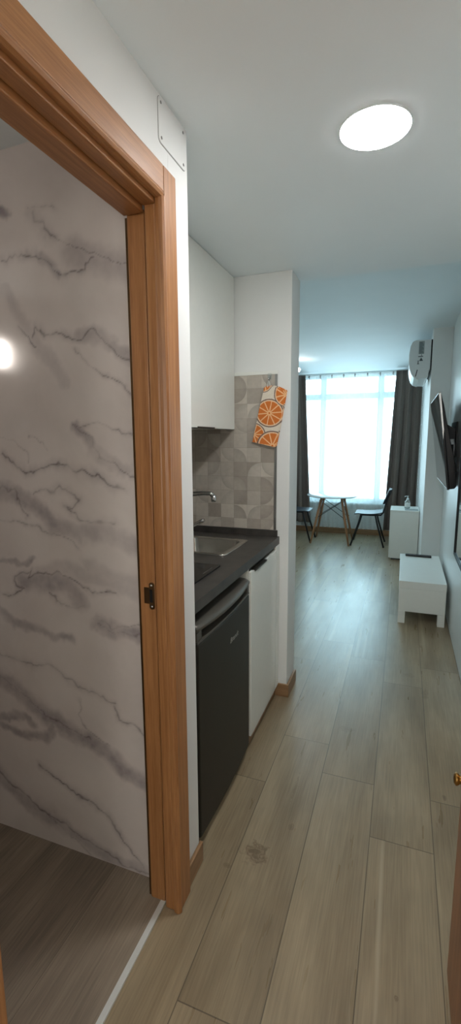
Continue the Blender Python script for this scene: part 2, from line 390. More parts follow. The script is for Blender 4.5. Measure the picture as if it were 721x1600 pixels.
# ------------------------------------------------------------------ dimensions
ZC = 2.28                       # low ceiling of the passage
YW = 7.25                        # window wall
XR = .39                         # right wall
XL = -.60                        # left wall of the passage
def zc2(y): return 2.42+.033*(YW-y)

# ------------------------------------------------------------------ floors of planks
def plank_floor(name, mat, x0, x1, y0, y1, w, xs, L, offs, z=0):
    vs, fs, uv, ed, pk = [], [], [], [], []
    k0 = math.floor((x0-xs)/w); k1 = math.ceil((x1-xs)/w)
    for k in range(k0, k1):
        a = xs+k*w; b = a+w; ca, cb = max(a, x0), min(b, x1)
        if cb-ca < 1e-4: continue
        off = offs.get(k, (k*.377+.2) % 1*L)
        j0 = math.floor((y0-off)/L); j1 = math.ceil((y1-off)/L)
        for j in range(j0, j1):
            c = off+j*L; d = c+L; cc, cd = max(c, y0), min(d, y1)
            if cd-cc < 1e-4: continue
            ru, rv, rr = random.random()*40, random.random()*60, random.random()
            i = len(vs); vs += [(ca, cc, z), (cb, cc, z), (cb, cd, z), (ca, cd, z)]; fs.append((i, i+1, i+2, i+3))
            for (x, y) in ((ca, cc), (cb, cc), (cb, cd), (ca, cd)):
                uv.append((x-a+ru, y-c+rv)); ed.append((x-a, y-c)); pk.append((rr, w, L/2, 1))
    me = bpy.data.meshes.new(name); me.from_pydata(vs, [], fs)
    u1 = me.uv_layers.new(name='UVMap'); u2 = me.uv_layers.new(name='edge')
    u1.data.foreach_set('uv', np.array(uv, dtype=np.float32).ravel()); u2.data.foreach_set('uv', np.array(ed, dtype=np.float32).ravel())
    ca_ = me.color_attributes.new('pk', 'FLOAT_COLOR', 'CORNER'); ca_.data.foreach_set('color', np.array(pk, dtype=np.float32).ravel())
    me.materials.append(mat); o = bpy.data.objects.new(name, me); COL.objects.link(o); ORG[o.name] = Vector((0, 0, 0))
    return st(o)
MAT['floor'] = plank_mat('greige_oak_planks', (136, 119, 94), (165, 148, 121), (184, 169, 144), (70, 60, 48), .30,
    knots=[(-.424, 1.381, .05, .045, .85), (-.33, 1.53, .012, .02, .5), (-.2, 2.214, .035, .03, .35), (.224, 1.887, .008, .014, .8), (.052, 1.09, .008, .009, .8), (.18, 2.7, .02, .06, .4), (.099, 2.904, .03, .03, .4), (-.36, 1.72, .006, .09, .5), (-.50, 1.30, .02, .01, .5)], con=1.35)
MAT['bfloor'] = plank_mat('dark_taupe_planks', (118, 104, 90), (152, 138, 121), (186, 173, 156), (84, 72, 60), .42, seamw=.0008, con=1.8)
plank_floor('floor', MAT['floor'], -2.3, .62, -1.3, 7.45, .2185, -.0495, 1.175, {0: .415, -1: .69, -2: .89, -3: .55})
# bathroom floor lies on the left, in its own room, slightly raised over the passage boards
plank_floor('floor', MAT['bfloor'], -2.3, -.655, -.9, 1.165, .27, -.86, 1.9, {}, z=.004)
st(box(-.655, -.638, .475, 1.112, 0.0, .006).build('trim_1', MAT['strip']), 'pale metal threshold strip between bathroom and passage floors')

# ------------------------------------------------------------------ shell
VEINCOLS = None
def wall_marble():
    xs = np.concatenate([[-2.3, -1.9, -1.6], np.arange(-1.46, -.655, .0034), [-.655]])
    zs = np.concatenate([np.arange(.004, 2.28, .004), [2.28]])
    X, Z = np.meshgrid(xs, zs); nx, nz = len(xs), len(zs)
    def vn(f, seed):
        r = np.random.default_rng(seed).random((96, 96)); x = (X+3)*f; z = (Z+1)*f*.9
        i0 = np.floor(x).astype(int); k0 = np.floor(z).astype(int); a = x-i0; c = z-k0
        a = a*a*(3-2*a); c = c*c*(3-2*c); g_ = lambda p, q: r[p % 96, q % 96]
        return (g_(i0, k0)*(1-a)*(1-c)+g_(i0+1, k0)*a*(1-c)+g_(i0, k0+1)*(1-a)*c+g_(i0+1, k0+1)*a*c)*2-1
    jx = .014*vn(12, 1)+.007*vn(34, 2)+.004*vn(90, 3)
    jz = .014*vn(12, 4)+.007*vn(34, 5)+.004*vn(90, 6)
    PX, PZ = X+jx, Z+jz
    br = .55+.75*vn(17, 7)+.35*vn(48, 8)
    cl_ = np.clip(.25+.9*vn(4.5, 9)+.5*vn(11, 10), 0, 1)
    hard = np.zeros_like(X); soft = np.zeros_like(X)
    for w, s, pts in VEINS:
        d = np.full_like(X, 9.)
        for (ax, az), (bx, bz) in zip(pts[:-1], pts[1:]):
            L2 = (bx-ax)**2+(bz-az)**2+1e-9
            t = np.clip(((PX-ax)*(bx-ax)+(PZ-az)*(bz-az))/L2, 0, 1)
            d = np.minimum(d, np.hypot(PX-ax-t*(bx-ax), PZ-az-t*(bz-az)))
        if w < 4:
            hard = np.maximum(hard, s*.85*np.clip(.30+.75*br, 0, 1)*np.exp(-(d/(w*.0013))**2))
            soft = np.maximum(soft, .55*s*np.clip(.45+.5*br, .1, 1)*np.exp(-(d/(w*.0075))**1.2))
        else:
            soft = np.maximum(soft, s*1.45*np.clip(.65+.35*br, 0, 1)*np.exp(-(d/(w*.0031))**3))
    soft = np.maximum(soft, .10*cl_)
    vs = np.stack([X.ravel(), np.full(X.size, 1.165), Z.ravel()], 1)
    idx = np.arange(nx*nz).reshape(nz, nx)
    q = np.stack([idx[:-1, :-1].ravel(), idx[:-1, 1:].ravel(), idx[1:, 1:].ravel(), idx[1:, :-1].ravel()], 1)
    me = bpy.data.meshes.new('wall_bathroom_far'); me.from_pydata(vs.tolist(), [], q.tolist())
    c = np.stack([hard.ravel(), soft.ravel(), np.zeros(X.size), np.ones(X.size)], 1).astype(np.float32)
    a = me.color_attributes.new('vein', 'FLOAT_COLOR', 'POINT'); a.data.foreach_set('color', c.ravel())
    me.materials.append(MAT['marble'])
    o = bpy.data.objects.new('wall_bathroom_far', me); COL.objects.link(o); ORG[o.name] = Vector((0, 0, 0)); st(o)
wall_marble()
# wall between bathroom and kitchen: its end is the edge of the passage wall
st(box(-2.3, XL, 1.168, 1.285, 0, 2.40).build('wall_left', MAT['wall'], bevel=.002))
st(MB().box(-.70, XL, -1.3, .46, 0, 2.40).box(-.70, XL, .46, 1.168, 2.045, 2.40).build('wall_left', MAT['wall']))
st(box(-2.4, -2.3, -1.0, 1.168, 0, 2.40).build('wall_bathroom_left', MAT['wall']))
st(box(-2.3, -.70, -1.0, -.9, 0, 2.40).build('wall_bathroom_near', MAT['wall']))
st(box(-2.3, -.70, -.9, 1.165, 2.28, 2.40).build('ceiling', MAT['ceil']))
st(box(-1.32, -1.215, 1.285, 2.41, 0, 2.40).build('wall_kitchen', MAT['wall']))
st(box(-2.3, -.562, 2.412, 2.60, 0, ZC+.0).build('wall_partition', MAT['wall'], bevel=.003))
st(MB().box(XR, .52, -1.3, 7.45, 0, 2.75).build('wall_right', MAT['wall_gloss']))
st(box(.212, XR, 5.05, YW, 0, 2.6).build('wall_right', MAT['wall'], bevel=.003))
st(box(-.70, .52, -1.42, -1.3, 0, 2.40).build('wall_near', MAT['wall']))
st(box(-2.42, -2.3, 2.6, 7.45, 0, 2.75).build('wall_room_left', MAT['wall']))
st(MB().box(-1.32, .52, 1.285, 2.47, ZC, 2.40).box(-.70, .52, -1.3, 1.285, ZC, 2.40).build('ceiling', MAT['ceil']))
st(MB().box(-2.3, .52, 2.47, 2.6, ZC+.0005, 2.76).build('ceiling', MAT['ceil']))
st(MB().add([(-2.42, 2.6, zc2(2.6)), (.52, 2.6, zc2(2.6)), (.52, 7.45, zc2(7.45)), (-2.42, 7.45, zc2(7.45)),
             (-2.42, 2.6, 2.85), (.52, 2.6, 2.85), (.52, 7.45, 2.85), (-2.42, 7.45, 2.85)],
            [(0, 1, 2, 3), (7, 6, 5, 4), (0, 4, 5, 1), (1, 5, 6, 2), (2, 6, 7, 3), (3, 7, 4, 0)]).build('ceiling', MAT['ceil']))
# window wall with its opening
WX0, WX1, WZ0, WZ1 = -1.52, -.04, .50, 2.385
st(MB().box(-2.3, WX0, YW, 7.45, 0, 2.6).box(WX1, .212, YW, 7.45, 0, 2.6).box(WX0, WX1, YW, 7.45, 0, WZ0).box(WX0, WX1, YW, 7.45, WZ1, 2.6).build('wall_window', MAT['wall']))

# window: frame, transom, mullions, panes
win = bpy.data.objects.new('window_1', None); COL.objects.link(win); win.location = (-.78, 7.33, WZ0); ORG['window_1'] = Vector(win.location); st(win)
fm = MB(); F0, F1 = 7.30, 7.36
ZT0, ZT1 = 2.035, 2.125; XM = (-1.19, -.355)
for a in ((WX0, WX0+.05, F0, F1, WZ0, WZ1), (WX1-.05, WX1, F0, F1, WZ0, WZ1), (WX0, WX1, F0, F1, WZ0, WZ0+.05), (WX0, WX1, F0, F1, WZ1-.04, WZ1)): fm.box(*a)
fm.build('window_frame', MAT['frame'], win, bevel=.003)
box(WX0+.05, WX1-.05, F0+.002, F1-.002, ZT0, ZT1).build('transom', MAT['frame'], win, bevel=.003)
for x in XM: box(x-.045, x+.045, F0+.001, F1-.001, WZ0+.05, WZ1-.04).build('mullion', MAT['frame'], win, bevel=.003)
xe = [WX0+.05, XM[0]-.045, XM[0]+.045, XM[1]-.045, XM[1]+.045, WX1-.05]
for i in range(3):
    for z0, z1 in ((WZ0+.05, ZT0), (ZT1, WZ1-.04)):
        box(xe[2*i], xe[2*i+1], 7.328, 7.332, z0, z1).build('pane', MAT['pane'], win)
for x in (XM[0], XM[1]):
    MB().box(x-.012, x+.012, 7.285, 7.30, 1.28, 1.40).tube([(x, 7.285, 1.34), (x, 7.262, 1.34), (x, 7.262, 1.26)], .008, 8).build('window_handle', MAT['frame'], win)
st(box(WX0-.0, WX1+.0, 7.20, 7.30, WZ0-.03, WZ0).build('trim_2', MAT['wall'], bevel=.004), 'white window sill')

# baseboards
st(box(-2.29, .205, 7.236, 7.249, 0, .085).build('baseboard_far', MAT['skirt_x'], bevel=.002))
st(MB().box(-.660, -.548, 2.400, 2.4115, 0, .075).box(-.561, -.548, 2.4115, 2.60, 0, .075).build('baseboard_partition', MAT['skirt_x'], bevel=.002))
st(box(-.599, -.587, 1.172, 1.290, 0, .075).build('baseboard_left', MAT['skirt_y'], bevel=.002))

# ------------------------------------------------------------------ bathroom door frame
dr = bpy.data.objects.new('door_1', None); COL.objects.link(dr); dr.location = (-.65, .8, 0); ORG['door_1'] = Vector(dr.location)
st(dr, 'orange oak door frame of the bathroom doorway'); dr['category'] = 'door frame'
YJ, ZJ = 1.113, 2.012           # inner faces of the jamb: far side and head
YN = .478
# far upright: flat casing on the passage side, bead, jamb strips with grooves
MB().box(-.599, -.580, 1.107, 1.172, 0, 2.108).build('casing', MAT['oak_z'], dr, bevel=.003)
MB().prism([(-.599, 1.1065), (-.578, 1.1065), (-.576, 1.100), (-.580, 1.093), (-.588, 1.090), (-.599, 1.092)], 'Z', 0, 2.036).build('casing_bead', MAT['oak_z'], dr, bevel=.0015)
MB().box(-.632, -.600, 1.096, 1.166, 0, 2.03).build('jamb', MAT['oak_z'], dr, bevel=.005)
box(-.6395, -.6325, 1.113, 1.163, .004, 2.02).build('groove', MAT['bronze'], dr)
MB().box(-.690, -.640, 1.109, 1.163, 0.004, 2.02).build('door_stop', MAT['oak_z'], dr, bevel=.003)
box(-.6995, -.6915, 1.116, 1.163, .004, 2.01).build('seal', MAT['bronze'], dr)
# near upright
MB().box(-.599, -.580, .400, .470, 0, 2.108).build('casing', MAT['oak_z'], dr, bevel=.003)
MB().box(-.634, -.600, .462, .482, 0, 2.03).build('jamb', MAT['oak_z'], dr, bevel=.003)
MB().box(-.694, -.638, .462, .479, 0.004, 2.02).build('door_stop', MAT['oak_z'], dr, bevel=.003)
# head
MB().box(-.599, -.580, .4705, 1.1065, 2.046, 2.108).build('head_casing', MAT['oak_y'], dr, bevel=.003)
MB().prism([(-.599, 2.0455), (-.578, 2.0455), (-.576, 2.040), (-.580, 2.033), (-.588, 2.030), (-.599, 2.031)], 'Y', .47, 1.0995).build('casing_bead', MAT['oak_y'], dr, bevel=.0015)
MB().box(-.634, -.600, .483, 1.097, 2.020, 2.044).build('head_jamb', MAT['oak_y'], dr, bevel=.003)
MB().box(-.694, -.638, .483, 1.103, 2.008, 2.044).build('head_stop', MAT['oak_y'], dr, bevel=.003)
sk = MB()
def rr(cx, cz, hw, hz, r, n=6):
    out = []
    for sx, sz, a0 in ((1, 1, 0), (-1, 1, 90), (-1, -1, 180), (1, -1, 270)):
        for i in range(n+1):
            a = math.radians(a0+90*i/n); out.append((cx+sx*(hw-r)+r*math.cos(a), cz+sz*(hz-r)+r*math.sin(a)))
    return out
sk.prism(rr(-.651, 1.012, .0085, .040, .008), 'Y', 1.1065, 1.1092); sk.box(-.676, -.658, 1.1070, 1.1092, .988, 1.036)
so = sk.build('strike_plate', MAT['bronze'], dr, bevel=.0006)
box(-.657, -.648, 1.1057, 1.1064, .993, 1.031).build('latch_hole', MAT['dark'], so)
for z in (.981, 1.043): MB().lathe([(.0, -.0025), (.003, -.002), (.0042, 0)], (-.651, 1.1066, z), 12, 'Y').build('screw', MAT['chrome'], so)

# inspection cover above the doorway
cv = thing('access_cover', 'white painted access cover screwed to the wall above the bathroom doorway', 'wall cover', (-.598, 1.196, 2.168))
cp = rr(1.196, 2.223, .074, .051, .012, 4)
MB().prism([(p[0], p[1]) for p in cp], 'X', -.6002, -.5975).build('plate', MAT['wall'], cv, bevel=.0008)
MB().prism([(p[0], p[1]) for p in rr(1.196, 2.223, .0752, .0522, .013, 4)], 'X', -.6004, -.5992).build('shadow_gap', MAT['gap'], cv)
for y, z in ((1.134, 2.262), (1.134, 2.184), (1.256, 2.184), (1.256, 2.262)):
    MB().lathe([(.0035, -.001), (.0035, .001), (0, .0014)], (-.5974, y, z), 12, 'X').build('screw', MAT['alu'], cv)

# open entrance door on the right
d2 = bpy.data.objects.new('door_2', None); COL.objects.link(d2); d2.location = (.2, .4, 0); ORG['door_2'] = Vector(d2.location)
st(d2, 'open brown wooden entrance door at the right edge'); d2['category'] = 'door'
box(.180, .220, .38, 1.20, .008, 2.03).build('leaf', MAT['door'], d2, bevel=.003)
kn = MB().lathe([(.030, 0), (.030, -.004), (.026, -.007), (.012, -.008), (.010, -.010), (.014, -.014), (.016, -.019), (.010, -.024), (0, -.025)], (.180, 1.165, .615), 28, 'X').build('door_knob', MAT['brass'], d2)

# ------------------------------------------------------------------ kitchen
# wall cabinet
uc = thing('wall_cabinet', 'glossy white wall cabinet hung above the sink under the ceiling', 'cabinet', (-1.04, 2.1, 1.505))
box(-1.213, -.888, 1.30, 2.408, 1.505, ZC-.002).build('carcass', MAT['lam'], uc, bevel=.001)
for y0, y1 in ((1.30, 1.848), (1.852, 2.406)):
    d = box(-.886, -.868, y0, y1, 1.503, ZC-.004).build('door', MAT['white'], uc, bevel=.0015)
    MB().box(-.886, -.863, y0+.06, y0+.26, 1.5005, 1.5025).box(-.8645, -.8625, y0+.06, y0+.26, 1.5005, 1.5085).build('handle', MAT['fr_body'], d, bevel=.0005)
# worktop with cut-outs simply covered by sink and hob
wt = thing('worktop', 'dark grey stone-look kitchen worktop with raised back edge', 'worktop', (-.9, 1.85, .885))
SX0, SX1, SY0, SY1 = -1.09, -.735, 1.905, 2.262
TZ = .928
w = MB()
hx0, hx1, hy0, hy1 = SX0+.02, SX1-.02, SY0+.02, SY1-.02
w.box(-1.213, hx0, 1.287, 2.408, .888, TZ).box(hx1, -.612, 1.287, 2.408, .888, TZ).box(hx0, hx1, 1.287, hy0, .888, TZ).box(hx0, hx1, hy1, 2.408, .888, TZ)
w.build('top', MAT['top'], wt)
MB().box(-1.20, -.622, 2.394, 2.4085, TZ, TZ+.034).box(-1.2135, -1.20, 1.287, 2.4085, TZ, TZ+.034).build('upstand', MAT['top'], wt, bevel=.002)
# sink
sn = thing('sink', 'square stainless steel sink set into the dark worktop', 'sink', (-.91, 2.08, TZ))
def rsq(h, r, n=6): return rr(-.9125, 2.0835, h, h, r, n)
def ringstack(rings):
    m = MB(); k = len(rings[0][0]); vs = []
    for pts, z in rings: vs += [(p[0], p[1], z) for p in pts]
    fs = [(i*k+j, i*k+(j+1) % k, (i+1)*k+(j+1) % k, (i+1)*k+j) for i in range(len(rings)-1) for j in range(k)]
    m.add(vs, fs, True); return m, k
m, k = ringstack([(rsq(.178, .03), TZ+.0005), (rsq(.178, .03), TZ+.004), (rsq(.172, .028), TZ+.006), (rsq(.160, .03), TZ+.005), (rsq(.146, .045), TZ+.003)])
m.build('rim', MAT['steel'], sn)
m, k = ringstack([(rsq(.146, .045), TZ+.003), (rsq(.143, .045), TZ-.006), (rsq(.138, .05), TZ-.12), (rsq(.125, .06), TZ-.145), (rsq(.03, .03), TZ-.150)])
m.build('bowl', MAT['steel'], sn)
MB().lathe([(.0, .001), (.022, .0015), (.030, .004), (.034, .002)], (-.9125, 2.0835, TZ-.150), 24).build('drain', MAT['chrome'], sn)
# tap
tp = thing('faucet', 'chrome single lever kitchen faucet with long swivel spout behind the sink', 'faucet', (-1.12, 2.09, TZ))
MB().lathe([(.027, .0), (.027, .006), (.022, .012), (.021, .07), (.0235, .075), (.0235, .10), (.018, .118), (.0, .124)], (-1.12, 2.09, TZ), 28).build('body', MAT['chrome'], tp)
MB().tube([(-1.122, 2.09, TZ+.10), (-1.124, 2.09, TZ+.18), (-1.112, 2.088, TZ+.222), (-1.08, 2.086, TZ+.240), (-1.0, 2.082, TZ+.252), (-.92, 2.078, TZ+.262), (-.875, 2.075, TZ+.262), (-.862, 2.074, TZ+.252)], [.012, .012, .0125, .0125, .0118, .0108, .0105, .011], 14).build('spout', MAT['chrome'], tp)
MB().lathe([(.0, .012), (.0125, .012), (.0135, -.012), (.011, -.022), (0, -.022)], (-.858, 2.074, TZ+.245), 18).build('aerator', MAT['chrome'], tp)
MB().tube([(-1.10, 2.09, TZ+.090), (-1.04, 2.089, TZ+.082), (-.98, 2.088, TZ+.094), (-.935, 2.087, TZ+.118), (-.915, 2.086, TZ+.128)], [.012, .010, .009, .010, .009], 12).build('lever', MAT['chrome'], tp)
# hob
hb = thing('hob', 'black glass two-ring hob set in the worktop near the passage wall', 'hob', (-.92, 1.6, TZ))
MB().prism(rr(-.92, 1.595, .228, .148, .006), 'Z', TZ+.0005, TZ+.0065).build('glass_plate', MAT['hob'], hb, bevel=.001)
for x, r in ((-1.03, .09), (-.83, .075)):
    MB().lathe([(r, 0), (r, .0004), (r-.002, .0005), (r-.002, .0)], (x, 1.595, TZ+.0065), 40).build('cooking_ring', MAT['ink'], hb)
box(-.712, -.708, 1.60, 1.69, TZ+.0066, TZ+.0070).build('control_mark', MAT['fr_trim'], hb)
# base cabinet
bc = thing('base_cabinet', 'white base cabinet with single door under the sink beside the fridge', 'cabinet', (-.9, 2.14, 0))
MB().box(-1.20, -.6235, 1.893, 1.909, .07, .886).box(-1.20, -.6235, 2.389, 2.405, .07, .886).box(-1.20, -.6235, 1.909, 2.389, .07, .086).box(-1.20, -1.19, 1.909, 2.389, .086, .886).build('carcass', MAT['lam'], bc)
d = box(-.622, -.608, 1.897, 2.335, .072, .868).build('door', MAT['white'], bc, bevel=.0015)
MB().box(-.624, -.602, 1.935, 2.13, .8685, .8705).box(-.6035, -.6015, 1.935, 2.13, .862, .8705).build('handle', MAT['fr_body'], d, bevel=.0005)
box(-.622, -.609, 2.338, 2.406, .072, .886).build('filler_panel', MAT['lam'], bc, bevel=.001)
box(-.645, -.630, 1.893, 2.399, 0, .068).build('plinth', MAT['skirt_y'], bc)
# fridge: rounded front, lid with deep grip recess
fg = thing('fridge', 'dark graphite under-counter fridge beside the white base cabinet', 'fridge', (-.9, 1.6, 0))
FY0, FY1 = 1.318, 1.880
def bow(y, xf, d=.030): 
    t = (y-(FY0+FY1)/2)/((FY1-FY0)/2); return xf-d*t*t
def bowpoly(xb, xf, d=.030, n=24, e=.0):
    ys = [FY0+e+(FY1-FY0-2*e)*i/n for i in range(n+1)]
    return [(xb, FY0+e), (xb, FY1-e)]+[(bow(y, xf, d), y) for y in reversed(ys)]
box(-1.18, -.662, FY0+.003, FY1-.003, .03, .80).build('body', MAT['fr_body'], fg, bevel=.004)
MB().prism(bowpoly(-.657, -.602, .008, e=.004), 'Z', .045, .775).build('door', MAT['fr_body'], fg, bevel=.008, seg=3)
MB().prism(bowpoly(-.657, -.603, .008, e=.005), 'Z', .7755, .784).build('door_rim', MAT['fr_trim'], fg, bevel=.001)
MB().prism(bowpoly(-.66, -.640, .004, e=.012), 'Z', .7845, .818).build('grip_recess', MAT['dark'], fg)
for y0, y1 in ((FY0+.004, FY0+.045), (FY1-.030, FY1-.004)):
    box(-.652, -.612, y0, y1, .7845, .816).build('handle_end', MAT['fr_trim'], fg, bevel=.003)
m = MB(); n = 26
# lid: slopes forward and bulges in the middle
pts = []
def lid(u, v):
    y = FY0+(FY1-FY0)*u; xf = bow(y, -.588, .022)
    prof = [(-1.18, .845), (-.66, .845), (xf-.024, .843), (xf-.007, .838), (xf, .830), (xf-.002, .820), (xf-.010, .815-.004*math.sin(math.pi*u)), (-.66, .8185)]
    i = min(int(v*7), 6); f = v*7-i; a, b = prof[i], prof[i+1]
    return (a[0]+(b[0]-a[0])*f, y, a[1]+(b[1]-a[1])*f)
m.grid(lid, 26, 21)
for u in (0, 1): m.add([lid(u, v/21) for v in range(22)], [tuple(range(22))])
m.build('lid', MAT['fr_trim'], fg, weld=True)
for y in (FY0+.04, FY1-.04):
    for x in (-.70, -1.14): MB().lathe([(.018, 0), (.018, .03), (.014, .032)], (x, y, 0), 14).build('foot', MAT['black'], fg)
def text(body, size, mat, mtx, parent, name, extr=.0004, sx=1.0, shear=0):
    cu = bpy.data.curves.new('txt', 'FONT'); cu.body = body; cu.size = size; cu.extrude = extr; cu.align_x = 'CENTER'; cu.align_y = 'CENTER'; cu.shear = shear
    t = bpy.data.objects.new('txt', cu); COL.objects.link(t)
    dg = bpy.context.evaluated_depsgraph_get(); me = bpy.data.meshes.new_from_object(t.evaluated_get(dg))
    bpy.data.objects.remove(t); me.name = name
    me.transform(Matrix.Translation(-ORG[parent.name]) @ mtx @ Matrix.Diagonal((sx, 1, 1, 1)))
    o = bpy.data.objects.new(name, me); COL.objects.link(o); me.materials.clear(); me.materials.append(mat); o.parent = parent; ORG[o.name] = ORG[parent.name]
    return o
RX = Matrix(((0, 0, 1, 0), (1, 0, 0, 0), (0, 1, 0, 0), (0, 0, 0, 1)))     # text facing +X
text('Brandt', .030, MAT['logo'], Matrix.Translation((-.6015, 1.655, .668)) @ RX, fg, 'emblem', sx=1.15, shear=.3)

# tile panels on the kitchen walls
MAT['tile_end'] = tile_mat(.0775, -.645-.0775*8, .960-.0775*.65)
MAT['tile_side'] = tile_mat(.0775, .37, .960-.0775*.65)
tpn = thing('tile_splashback', 'grey beige geometric patterned tile splashback on the end wall', 'splashback', (-.93, 2.41, .96))
ORG[tpn.name] = Vector((-.93, 2.41, .96))
o = box(-1.213, -.645, 2.4062, 2.4115, .963, 1.782); o = o.build('tile_panel', MAT['tile_end'], tpn)
MB().box(-.8665, -.631, 2.4045, 2.4115, 1.7825, 1.800).build('top_trim', MAT['lam'], tpn, bevel=.001)
MB().box(-.6445, -.631, 2.4045, 2.4115, .90, 1.7824).build('side_strip', MAT['alu'], tpn, bevel=.001)
ts = box(-1.2145, -1.209, 1.287, 2.405, .963, 1.503).build('tile_splashback', MAT['tile_side'], origin=(-1.21, 1.85, .963))
tag(ts, 'grey beige patterned tiles on the long wall behind worktop', 'splashback')

# towel on its hook
hk = thing('towel_hook', 'small clear adhesive hook on the patterned tiles holding the towel', 'hook', (-.672, 2.405, 1.775))
MB().prism(rr(-.672, 1.772, .011, .016, .006), 'Y', 2.4028, 2.406).build('hook_plate', MAT['clear'], hk)
MB().tube([(-.672, 2.402, 1.775), (-.672, 2.396, 1.755), (-.672, 2.388, 1.748), (-.672, 2.382, 1.753), (-.672, 2.380, 1.762)], .003, 10).build('hook_arm', MAT['chrome'], hk)
tw = thing('kitchen_towel', 'cream kitchen towel printed with orange slices hanging on end wall', 'towel', (-.67, 2.39, 1.42))
def towel():
    A, B, C, D = [np.array(p) for p in ((-.697, 1.716), (-.581, 1.690), (-.634, 1.408), (-.762, 1.436))]
    nu, nv = 84, 190
    u = np.linspace(0, 1, nu+1); v = np.linspace(0, 1, nv+1); U, V = np.meshgrid(u, v)
    P = (1-U)[..., None]*(1-V)[..., None]*A+U[..., None]*(1-V)[..., None]*B+U[..., None]*V[..., None]*C+(1-U)[..., None]*V[..., None]*D
    P[..., 1] += np.where(V < .12, (.12-V)*.10*np.sin(math.pi*U), 0)
    yy = 2.3885-.006*np.sin(U*math.pi)*(1-.5*V)-.004*np.sin(V*5+U*2)+.004*U
    cream = np.array(s2l((218, 208, 192))); orange = np.array(s2l((206, 112, 40))); rind = np.array(s2l((120, 100, 92))); pith = np.array(s2l((236, 190, 140)))
    col = np.tile(cream, (nv+1, nu+1, 1)); asp = .30/.122
    def sl(cu, cv, r, rot):
        du = (U-cu); dv = (V-cv)*asp; R = np.hypot(du, dv)/r; a = np.arctan2(dv, du)+rot
        col[(R < 1.0)] = rind; col[R < .915] = pith; col[R < .885] = cream; 
        seg = np.abs(((a/(2*math.pi)*10) % 1)-.5)*2*math.pi/10*R*r
        core = (R < .83) & (R > .11)
        spoke = (math.pi/10*R*r-seg)
        o_ = core & (spoke > .022)
        col[(R < .86)] = pith; col[o_] = orange
        col[(R < .07)] = orange
    sl(.47, .425, .62, .3); sl(-.02, .86, .52, .2); sl(.86, .985, .66, .1); sl(1.02, .06, .50, .4); sl(.0, -.08, .42, .0)
    for s, nm, off in ((0, 'front_layer', 0), (1, 'back_layer', .006)):
        PX = P[..., 0]+.006*s; vs = np.stack([PX.ravel(), np.minimum((yy+off).ravel(), 2.4025), P[..., 1].ravel()+.006*s], 1)
        idx = np.arange((nu+1)*(nv+1)).reshape(nv+1, nu+1)
        q = np.stack([idx[:-1, :-1].ravel(), idx[1:, :-1].ravel(), idx[1:, 1:].ravel(), idx[:-1, 1:].ravel()], 1)
        me = bpy.data.meshes.new(nm); me.from_pydata((vs-np.array(ORG[tw.name])).tolist(), [], q.tolist())
        c = np.concatenate([col.reshape(-1, 3), np.ones((col.shape[0]*col.shape[1], 1))], 1).astype(np.float32)
        a = me.color_attributes.new('print', 'FLOAT_COLOR', 'POINT'); a.data.foreach_set('color', c.ravel())
        me.materials.append(MAT['towel']); me.polygons.foreach_set('use_smooth', [True]*len(me.polygons))
        o = bpy.data.objects.new(nm, me); COL.objects.link(o); o.parent = tw
MAT['towel'] = vcol_mat('orange_print_cotton', 'print')
towel()
MB().tube([(-.677, 2.387, 1.705), (-.676, 2.385, 1.735), (-.672, 2.385, 1.7535), (-.667, 2.385, 1.735), (-.664, 2.387, 1.703)], .0022, 8).build('hanging_loop', MAT['label'], tw)

# recessed round lamp
cl = thing('ceiling_light', 'round flush LED ceiling light glowing white in the passage ceiling', 'ceiling light', (-.116, 1.452, ZC))
MB().lathe([(.0, -.004), (.090, -.004), (.0925, -.003), (.093, -.001)], (-.116, 1.452, ZC), 64).build('diffuser', MAT['lamp'], cl)
MB().lathe([(.0931, -.0008), (.0932, -.0032), (.0950, -.0020), (.0965, -.0003)], (-.116, 1.452, ZC), 64).build('rim', MAT['ceil'], cl)
# ------------------------------------------------------------------ main room
# curtain rail and curtains
rl = MB().tube([(-1.95, 7.13, 2.392), (.205, 7.13, 2.392)], .009, 12).build('curtain_rail', MAT['frame'], origin=(-.8, 7.13, 2.392))
tag(rl, 'slim white curtain rail along the top of the window', 'curtain rail')
def drape(name, label, xt0, xt1, xb0, xb1, z0, z1, y, folds, amp, mat, group=None, flare=1.0, seed=0, solid=.004):
    t = thing(name, label, 'curtain', ((xt0+xt1)/2, y, z0), group)
    r = random.Random(seed); ph = [r.uniform(0, 6.28) for _ in range(6)]
    def fn(u, v):
        s = v**flare
        a = xt0+(xb0-xt0)*s; b = xt1+(xb1-xt1)*s
        uu = u+.012*math.sin(u*14+ph[0])+.006*math.sin(v*5+ph[1])*math.sin(math.pi*u)
        w = math.sin(uu*folds*2*math.pi+ph[2]+.5*math.sin(v*2.4+ph[3]))*(.75+.25*math.sin(uu*9+ph[4]))
        return (a+(b-a)*u+.25*amp*math.cos(uu*folds*4*math.pi+ph[5])*math.sin(math.pi*u), y+amp*(.55+.45*v)*w, z1+(z0-z1)*v-.006*math.sin(uu*folds*2*math.pi+ph[2])*v)
    MB().grid(fn, int(folds*22), 40).build('cloth', mat, t, solid=solid, fixn=False)
    return t, fn
t, fn = drape('curtain', 'charcoal grey curtain at the left of the window behind the chair', -1.80, -1.425, -1.80, -1.30, .17, 2.385, 7.10, 3.5, .08, MAT['cdark'], group='charcoal curtains at the window', seed=3)
MB().tube([(-1.79, 7.10, 2.384), (-1.43, 7.10, 2.384)], .006, 8).build('heading_tape', MAT['cdark'], t)
t, fn = drape('curtain', 'charcoal grey curtain at the right of the window beside the wall pier', -.150, .195, -.235, .195, .115, 2.385, 7.10, 3.5, .08, MAT['cdark'], group='charcoal curtains at the window', seed=11)
MB().tube([(-.145, 7.10, 2.384), (.19, 7.10, 2.384)], .006, 8).build('heading_tape', MAT['cdark'], t)
